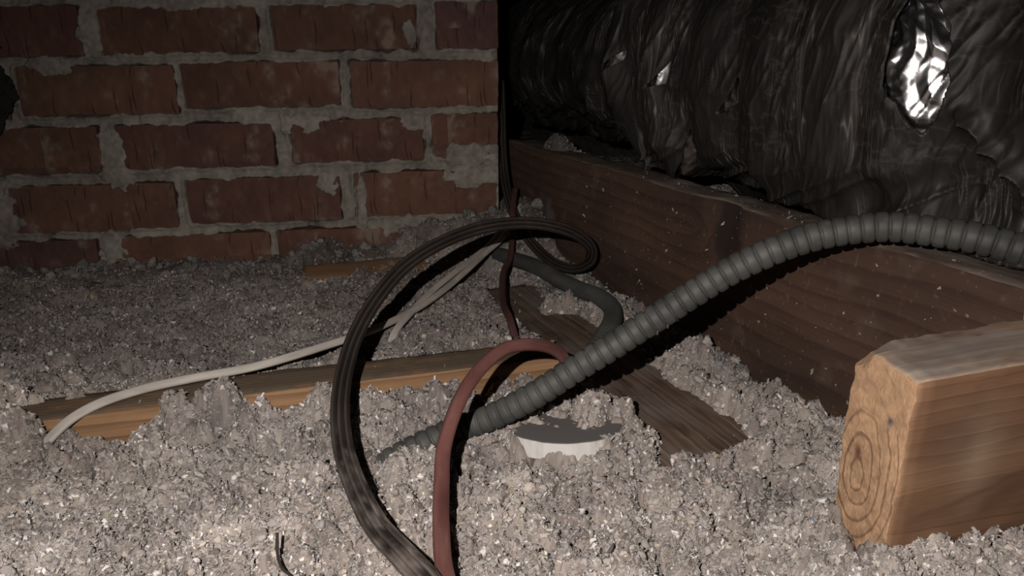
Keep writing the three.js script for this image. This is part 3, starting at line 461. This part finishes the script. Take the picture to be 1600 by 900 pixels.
// sweep of a closed outline (width, thickness) along a curve, its flat turned towards ref; size(s) scales it
function sweep(curve, n, outline, ref, size, twist) {
  const len = curve.getLength(), m = outline.length, rv = V(...ref).normalize();
  const g = grid(m, n, (() => { let T, N, B, P, k, last = -1, o; return (i, j) => {
    if (j !== last) { last = j; const u = j / n; P = curve.getPointAt(u); T = curve.getTangentAt(u); N = rv.clone().addScaledVector(T, -rv.dot(T)).normalize(); B = new THREE.Vector3().crossVectors(T, N); if (twist) { N.applyAxisAngle(T, twist(u)); B.applyAxisAngle(T, twist(u)); } k = size ? size(u * len, u) : 1; o = outline; }
    const q = o[i % m], p = P.clone().addScaledVector(B, q[0] * k).addScaledVector(N, q[1] * k); return [p.x, p.y, p.z, i / m, j / n * len];
  }; })());
  const cap = []; const pos = [...g.attributes.position.array], uv = [...g.attributes.uv.array], idx = [...g.index.array];
  for (const j of [0, n]) { const c = curve.getPointAt(j / n), k = pos.length / 3; pos.push(c.x, c.y, c.z); uv.push(0.5, j / n * len); for (let i = 0; i < m; i++) { const a = j * (m + 1) + i, b = a + 1; j ? idx.push(a, b, k) : idx.push(b, a, k); } }
  const out = new THREE.BufferGeometry(); out.setAttribute('position', new THREE.Float32BufferAttribute(pos, 3)); out.setAttribute('uv', new THREE.Float32BufferAttribute(uv, 2)); out.setIndex(idx);
  const seam = mergeVertices((() => { const q = out.clone(); q.deleteAttribute('uv'); return q; })()); seam.computeVertexNormals(); out.computeVertexNormals();
  const N = out.attributes.normal; for (let j = 0; j <= n; j++) { const a = j * (m + 1), b = a + m, v = V(N.getX(a) + N.getX(b), N.getY(a) + N.getY(b), N.getZ(a) + N.getZ(b)).normalize(); N.setXYZ(a, v.x, v.y, v.z); N.setXYZ(b, v.x, v.y, v.z); }
  return out;
}
const ring = (n, r) => Array.from({ length: n }, (_, i) => [r * Math.cos(i / n * 2 * Math.PI), r * Math.sin(i / n * 2 * Math.PI)]);
const oval = (n, a, b, e = 0.7) => Array.from({ length: n }, (_, i) => { const c = Math.cos(i / n * 2 * Math.PI), s = Math.sin(i / n * 2 * Math.PI); return [a * Math.sign(c) * Math.abs(c) ** e, b * Math.sign(s) * Math.abs(s) ** e]; });
const lobes = (n, a, b) => Array.from({ length: n }, (_, i) => { const c = Math.cos(i / n * 2 * Math.PI), s = Math.sin(i / n * 2 * Math.PI), x = a * Math.sign(c) * Math.abs(c) ** 0.85, k = x / a * 1.5; return [x, b * (0.62 + 0.38 * Math.cos(k * 2 * Math.PI)) * Math.sign(s) * Math.abs(s) ** 0.6]; });
const mottled = (base, dust, amt, k, ru = 6, rv = 40) => tex(64, 512, (u, v) => { const n = fbm(u * ru + k, v * rv, k, 4), d = Math.pow(clamp(fbm(u * ru * 3, v * rv * 3, k + 5, 3) + 0.3, 0, 1), 3); const m = 1 + n * 0.5; return mixc([base[0] * m, base[1] * m, base[2] * m], dust, clamp(amt * (d * 2 + 0.2 + n * 0.5), 0, 0.8)); });
const TO_EYE = [0.0, 0.5, 0.87];
{ // large grey corrugated conduit
  const c = spline([[-0.11, -0.275, -0.43], [-0.064, -0.254, -0.445], [-0.035, -0.247, -0.459], [-0.015, -0.238, -0.457], [0.013, -0.221, -0.454], [0.042, -0.201, -0.455], [0.067, -0.185, -0.457], [0.092, -0.168, -0.459], [0.115, -0.151, -0.458], [0.138, -0.135, -0.457], [0.16, -0.122, -0.454], [0.182, -0.112, -0.451], [0.203, -0.106, -0.447], [0.226, -0.102, -0.440], [0.245, -0.102, -0.430], [0.264, -0.103, -0.418], [0.285, -0.107, -0.404], [0.307, -0.113, -0.384]]);
  const pitch = 0.0078, n = Math.round(c.getLength() / pitch * 12);
  const rib = (s) => { const u = (s / pitch) % 1, g = Math.min(u, 1 - u); return 1 - 0.15 * Math.exp(-((g / 0.075) ** 2)) - 0.08 * (Math.abs(u - 0.5) * 2) ** 3 + 0.012 * vn(Math.floor(s / pitch) * 3.3, 1, 1); };
  const m = std({ map: mottled([0.06, 0.062, 0.06], [0.18, 0.165, 0.15], 0.2, 2, 5, 60), roughness: 0.62 });
  solo('corrugated_conduit', sweep(c, n, ring(28, 0.0092), TO_EYE, rib), m, 'thick light grey corrugated conduit arching from the insulation up over the joist', 'conduit', [0.16, -0.12, -0.454]);
}
{ // finer dark corrugated tube behind
  const c = spline([[-0.05, -0.246, -0.91], [-0.016, -0.238, -0.878], [0.004, -0.238, -0.856], [0.026, -0.237, -0.825], [0.049, -0.238, -0.778], [0.07, -0.238, -0.741], [0.086, -0.236, -0.711], [0.095, -0.236, -0.678], [0.092, -0.237, -0.646], [0.082, -0.24, -0.616], [0.071, -0.244, -0.592], [0.056, -0.256, -0.566], [0.035, -0.29, -0.535]]);
  const pitch = 0.0042, L = c.getLength(), n = Math.round(L / pitch * 8);
  const rib = (s, u) => { const k = (s / pitch) % 1; return 1 - 0.11 * sstep(0.15, 0.3, u) * (0.5 + 0.5 * Math.cos(k * 2 * Math.PI)) ** 2; };
  solo('corrugated_tube', sweep(c, n, ring(24, 0.0088), TO_EYE, rib), std({ map: mottled([0.047, 0.05, 0.048], [0.12, 0.11, 0.1], 0.1, 7), roughness: 0.6 }), 'dark finely ribbed tube curving over the flat board behind the large conduit', 'tube', [0.07, -0.238, -0.741]);
}
{ // the looping black-brown flat cable
  const c = spline([[-0.016, -0.04, -1.02], [-0.014, -0.083, -1.002], [-0.012, -0.137, -0.974], [-0.006, -0.173, -0.942], [0.006, -0.202, -0.906], [0.027, -0.226, -0.873], [0.050, -0.235, -0.828], [0.070, -0.229, -0.788], [0.082, -0.211, -0.757], [0.080, -0.193, -0.741], [0.064, -0.176, -0.726], [0.037, -0.163, -0.709], [0.006, -0.156, -0.690], [-0.029, -0.155, -0.664], [-0.061, -0.160, -0.631], [-0.087, -0.169, -0.591], [-0.104, -0.183, -0.550], [-0.113, -0.197, -0.509], [-0.114, -0.209, -0.469], [-0.109, -0.218, -0.429], [-0.100, -0.226, -0.395], [-0.085, -0.231, -0.359], [-0.070, -0.235, -0.332], [-0.052, -0.236, -0.308], [-0.037, -0.237, -0.287], [-0.01, -0.27, -0.255]]);
  const len = c.getLength(), cm = tex(128, 1024, (u, v) => { const x = Math.cos(u * 2 * Math.PI), k = Math.sign(x) * Math.abs(x) ** 0.85 * 1.5, rd = 0.5 + 0.5 * Math.cos(k * 2 * Math.PI), L = v / 0.6, e = sstep(len - 0.22, len - 0.1, L), n = fbm(u * 3, v * 60, 4, 4), g = fbm(u * 14, v * 220, 7, 3); const b = mixc([0.02, 0.0165, 0.0145], [0.062, 0.052, 0.046], Math.pow(rd, 1.5)), q = 1 + n * 0.5; return mixc([b[0] * q, b[1] * q, b[2] * q], [0.2, 0.17, 0.155], clamp(e * (0.3 + g * 0.9 + n * 0.6) + Math.max(0, g - 0.25) * 0.25, 0, 0.8)); }); cm.repeat.set(1, 0.6);  // sheen on the ridges painted as lighter bands; dust near the front end
  const m = std({ map: cm, roughness: 0.4 });
  const ribbedCable = sweep(c, 420, lobes(60, 0.0067, 0.0034), TO_EYE, (s, u) => 0.93 + 0.12 * sstep(0.7, 1, u));
  solo('flat_cable', ribbedCable, m, 'thick black ribbed flat cable making a big loop in front of the chimney', 'cable', [-0.097, -0.24, -0.664]);
}
{ // red-brown cable in front
  const c = spline([[-0.022, -0.26, -0.245], [-0.028, -0.241, -0.285], [-0.033, -0.237, -0.304], [-0.036, -0.230, -0.326], [-0.038, -0.225, -0.353], [-0.039, -0.218, -0.382], [-0.035, -0.208, -0.401], [-0.028, -0.199, -0.422], [-0.016, -0.191, -0.443], [-0.002, -0.188, -0.460], [0.014, -0.190, -0.470], [0.027, -0.196, -0.478], [0.036, -0.206, -0.485], [0.0395, -0.222, -0.492], [0.044, -0.231, -0.506], [0.049, -0.252, -0.53]]);
  const m = std({ map: mottled([0.13, 0.05, 0.044], [0.32, 0.22, 0.18], 0.1, 9, 4, 30), roughness: 0.6 });
  solo('red_cable', sweep(c, 300, oval(28, 0.0044, 0.0027, 0.75), TO_EYE, undefined, (u) => 0.5 * Math.sin(u * 5)), m, 'reddish brown flat cable arching up in the front middle and down behind the large conduit', 'cable', [-0.041, -0.25, -0.404]);
}
{ // thin dark brown cable hanging behind
  const c = spline([[0.004, -0.17, -0.95], [0.001, -0.19, -0.905], [0.0, -0.213, -0.876], [-0.002, -0.229, -0.838], [-0.009, -0.234, -0.792], [-0.01, -0.237, -0.737], [-0.008, -0.239, -0.693], [-0.002, -0.242, -0.661], [0.005, -0.258, -0.635]]);
  solo('brown_cable', sweep(c, 160, oval(20, 0.0036, 0.0024), TO_EYE), std({ map: mottled([0.075, 0.034, 0.03], [0.2, 0.15, 0.12], 0.08, 12), roughness: 0.6 }), 'thin dark brown cable hanging down behind the loop to the back of the red cable', 'cable', [-0.009, -0.25, -0.792]);
}
{ // two white cables
  const wm = (k) => std({ map: mottled([0.5, 0.465, 0.42], [0.2, 0.17, 0.14], 0.2, k, 4, 40), roughness: 0.55 });
  const a = spline([[0.012, -0.19, -0.945], [0.0, -0.205, -0.911], [-0.012, -0.217, -0.876], [-0.03, -0.224, -0.836], [-0.052, -0.232, -0.781], [-0.072, -0.236, -0.726], [-0.091, -0.236, -0.674], [-0.12, -0.233, -0.612], [-0.147, -0.23, -0.571], [-0.194, -0.2295, -0.524], [-0.233, -0.229, -0.501], [-0.262, -0.2295, -0.483], [-0.283, -0.231, -0.462], [-0.295, -0.236, -0.444], [-0.306, -0.25, -0.425], [-0.32, -0.28, -0.4]]);
  solo('white_cable', sweep(a, 260, oval(20, 0.0033, 0.0022), TO_EYE), wm(3), 'long white cable running from the chimney corner down to the left, across the timber strip', 'cable', [-0.147, -0.24, -0.571]);
  const b = spline([[0.004, -0.192, -0.945], [-0.008, -0.205, -0.911], [-0.024, -0.22, -0.869], [-0.044, -0.226, -0.819], [-0.065, -0.23, -0.764], [-0.082, -0.233, -0.715], [-0.094, -0.236, -0.667], [-0.104, -0.24, -0.618], [-0.109, -0.255, -0.598], [-0.114, -0.275, -0.575]]);
  solo('white_cable', sweep(b, 180, oval(20, 0.0033, 0.0022), TO_EYE), wm(8), 'shorter white cable that ends in the insulation just behind the timber strip', 'cable', [-0.065, -0.25, -0.764]);
}
{ // cut disc of plasterboard
  const P = thing('plasterboard_disc', 'round cut piece of plasterboard, grey on top with a white edge, below the large conduit', 'plasterboard', [0.036, -0.2605, -0.466]);
  P.rotation.set(-0.17, 0.15, 0.02);
  const s = new THREE.Shape(), n = 80; for (let i = 0; i <= n; i++) { const a = i / n * 2 * Math.PI, r = 0.0395 + 0.0007 * vn(Math.cos(a) * 9, Math.sin(a) * 9, 3); s[i ? 'lineTo' : 'moveTo'](r * Math.cos(a), r * Math.sin(a)); }
  const core = new THREE.ExtrudeGeometry(s, { depth: 0.0118, bevelEnabled: false, steps: 6 }); core.rotateX(-Math.PI / 2);
  const p = core.attributes.position; for (let i = 0; i < p.count; i++) { const x = p.getX(i), z = p.getZ(i), r = Math.hypot(x, z), k = 1 + (r > 0.03 ? 0.006 * vn(Math.atan2(z, x) * 60, p.getY(i) * 200, 1) : 0); p.setX(i, x * k); p.setZ(i, z * k); } core.computeVertexNormals();
  part('gypsum_core', core, std({ color: new THREE.Color(0.66, 0.65, 0.63), roughness: 1 }), P);
  const face = new THREE.ExtrudeGeometry(s, { depth: 0.0006, bevelEnabled: false }); face.rotateX(-Math.PI / 2); face.translate(0, 0.0119, 0);
  part('paper_face', face, std({ color: new THREE.Color(0.155, 0.15, 0.145), roughness: 0.9 }), P, undefined, 'grey paper face');
}
{ // dark twig in the front left
  const c = spline([[-0.118, -0.232, -0.322], [-0.1165, -0.238, -0.315], [-0.112, -0.24, -0.306], [-0.104, -0.241, -0.298], [-0.098, -0.247, -0.288]]);
  solo('twig', sweep(c, 50, ring(8, 0.0006), TO_EYE, (s, u) => 1.5 - u * 0.8 + 0.3 * vn(u * 12, 1, 1)), std({ color: new THREE.Color(0.03, 0.024, 0.02) }), 'thin dark twig sticking out of the insulation left of the black cable', 'twig', [-0.11, -0.25, -0.306]);
}
{ // crumbs of insulation caught on the joist, board, strip and conduit
  const g = new THREE.IcosahedronGeometry(1, 1), p = g.attributes.position; for (let i = 0; i < p.count; i++) { const v = V(p.getX(i), p.getY(i), p.getZ(i)), n = 1 + 0.6 * vn(v.x * 2, v.y * 2, v.z * 2); p.setXYZ(i, v.x * n, v.y * n, v.z * n); } g.computeVertexNormals();
  const R = rng(123), N = 420, m = new THREE.InstancedMesh(g, std({ color: 0xffffff }), N), M = new THREE.Matrix4(), Q = new THREE.Quaternion(), C = new THREE.Color();
  for (let k = 0; k < N; k++) {
    let q; const s = 0.00022 + 0.0008 * Math.pow(R(), 5), w = R();
    if (w < 0.62) { const t = 0.14 + 0.6 * R(); q = jp(t, -0.122 - 0.13 * R(), -0.0002); } else if (w < 0.8) { const t = 0.1 + 0.6 * R(); q = jp(t, -0.1195, 0.003 + 0.025 * R()); }
    else if (w < 0.92) { const a = -0.13 + 0.4 * R(), b = (R() - 0.5) * 0.08; q = [BD.c.x + BD.d.x * a - BD.d.z * b, -0.2578, BD.c.z + BD.d.z * a + BD.d.x * b]; } else { const a = R() * 0.4, b = R() * 0.036; q = [ST.a.x + ST.d.x * a + ST.n.x * b, -0.2348, ST.a.z + ST.d.z * a + ST.n.z * b]; }
    Q.setFromEuler(new THREE.Euler(R() * 6, R() * 6, R() * 6)); M.compose(V(...q), Q, V(s, s * (1 + R() * 2), s)); m.setMatrixAt(k, M); const c = 0.18 + R() * 0.25; m.setColorAt(k, C.setRGB(c, c * 0.92, c * 0.82));
  }
  m.name = 'insulation_crumbs'; m.castShadow = m.receiveShadow = true; m.userData = { kind: 'stuff', label: 'pale crumbs of insulation scattered over the dark timbers', category: 'crumbs' }; scene.add(m);
}
renderer.render(scene, camera);
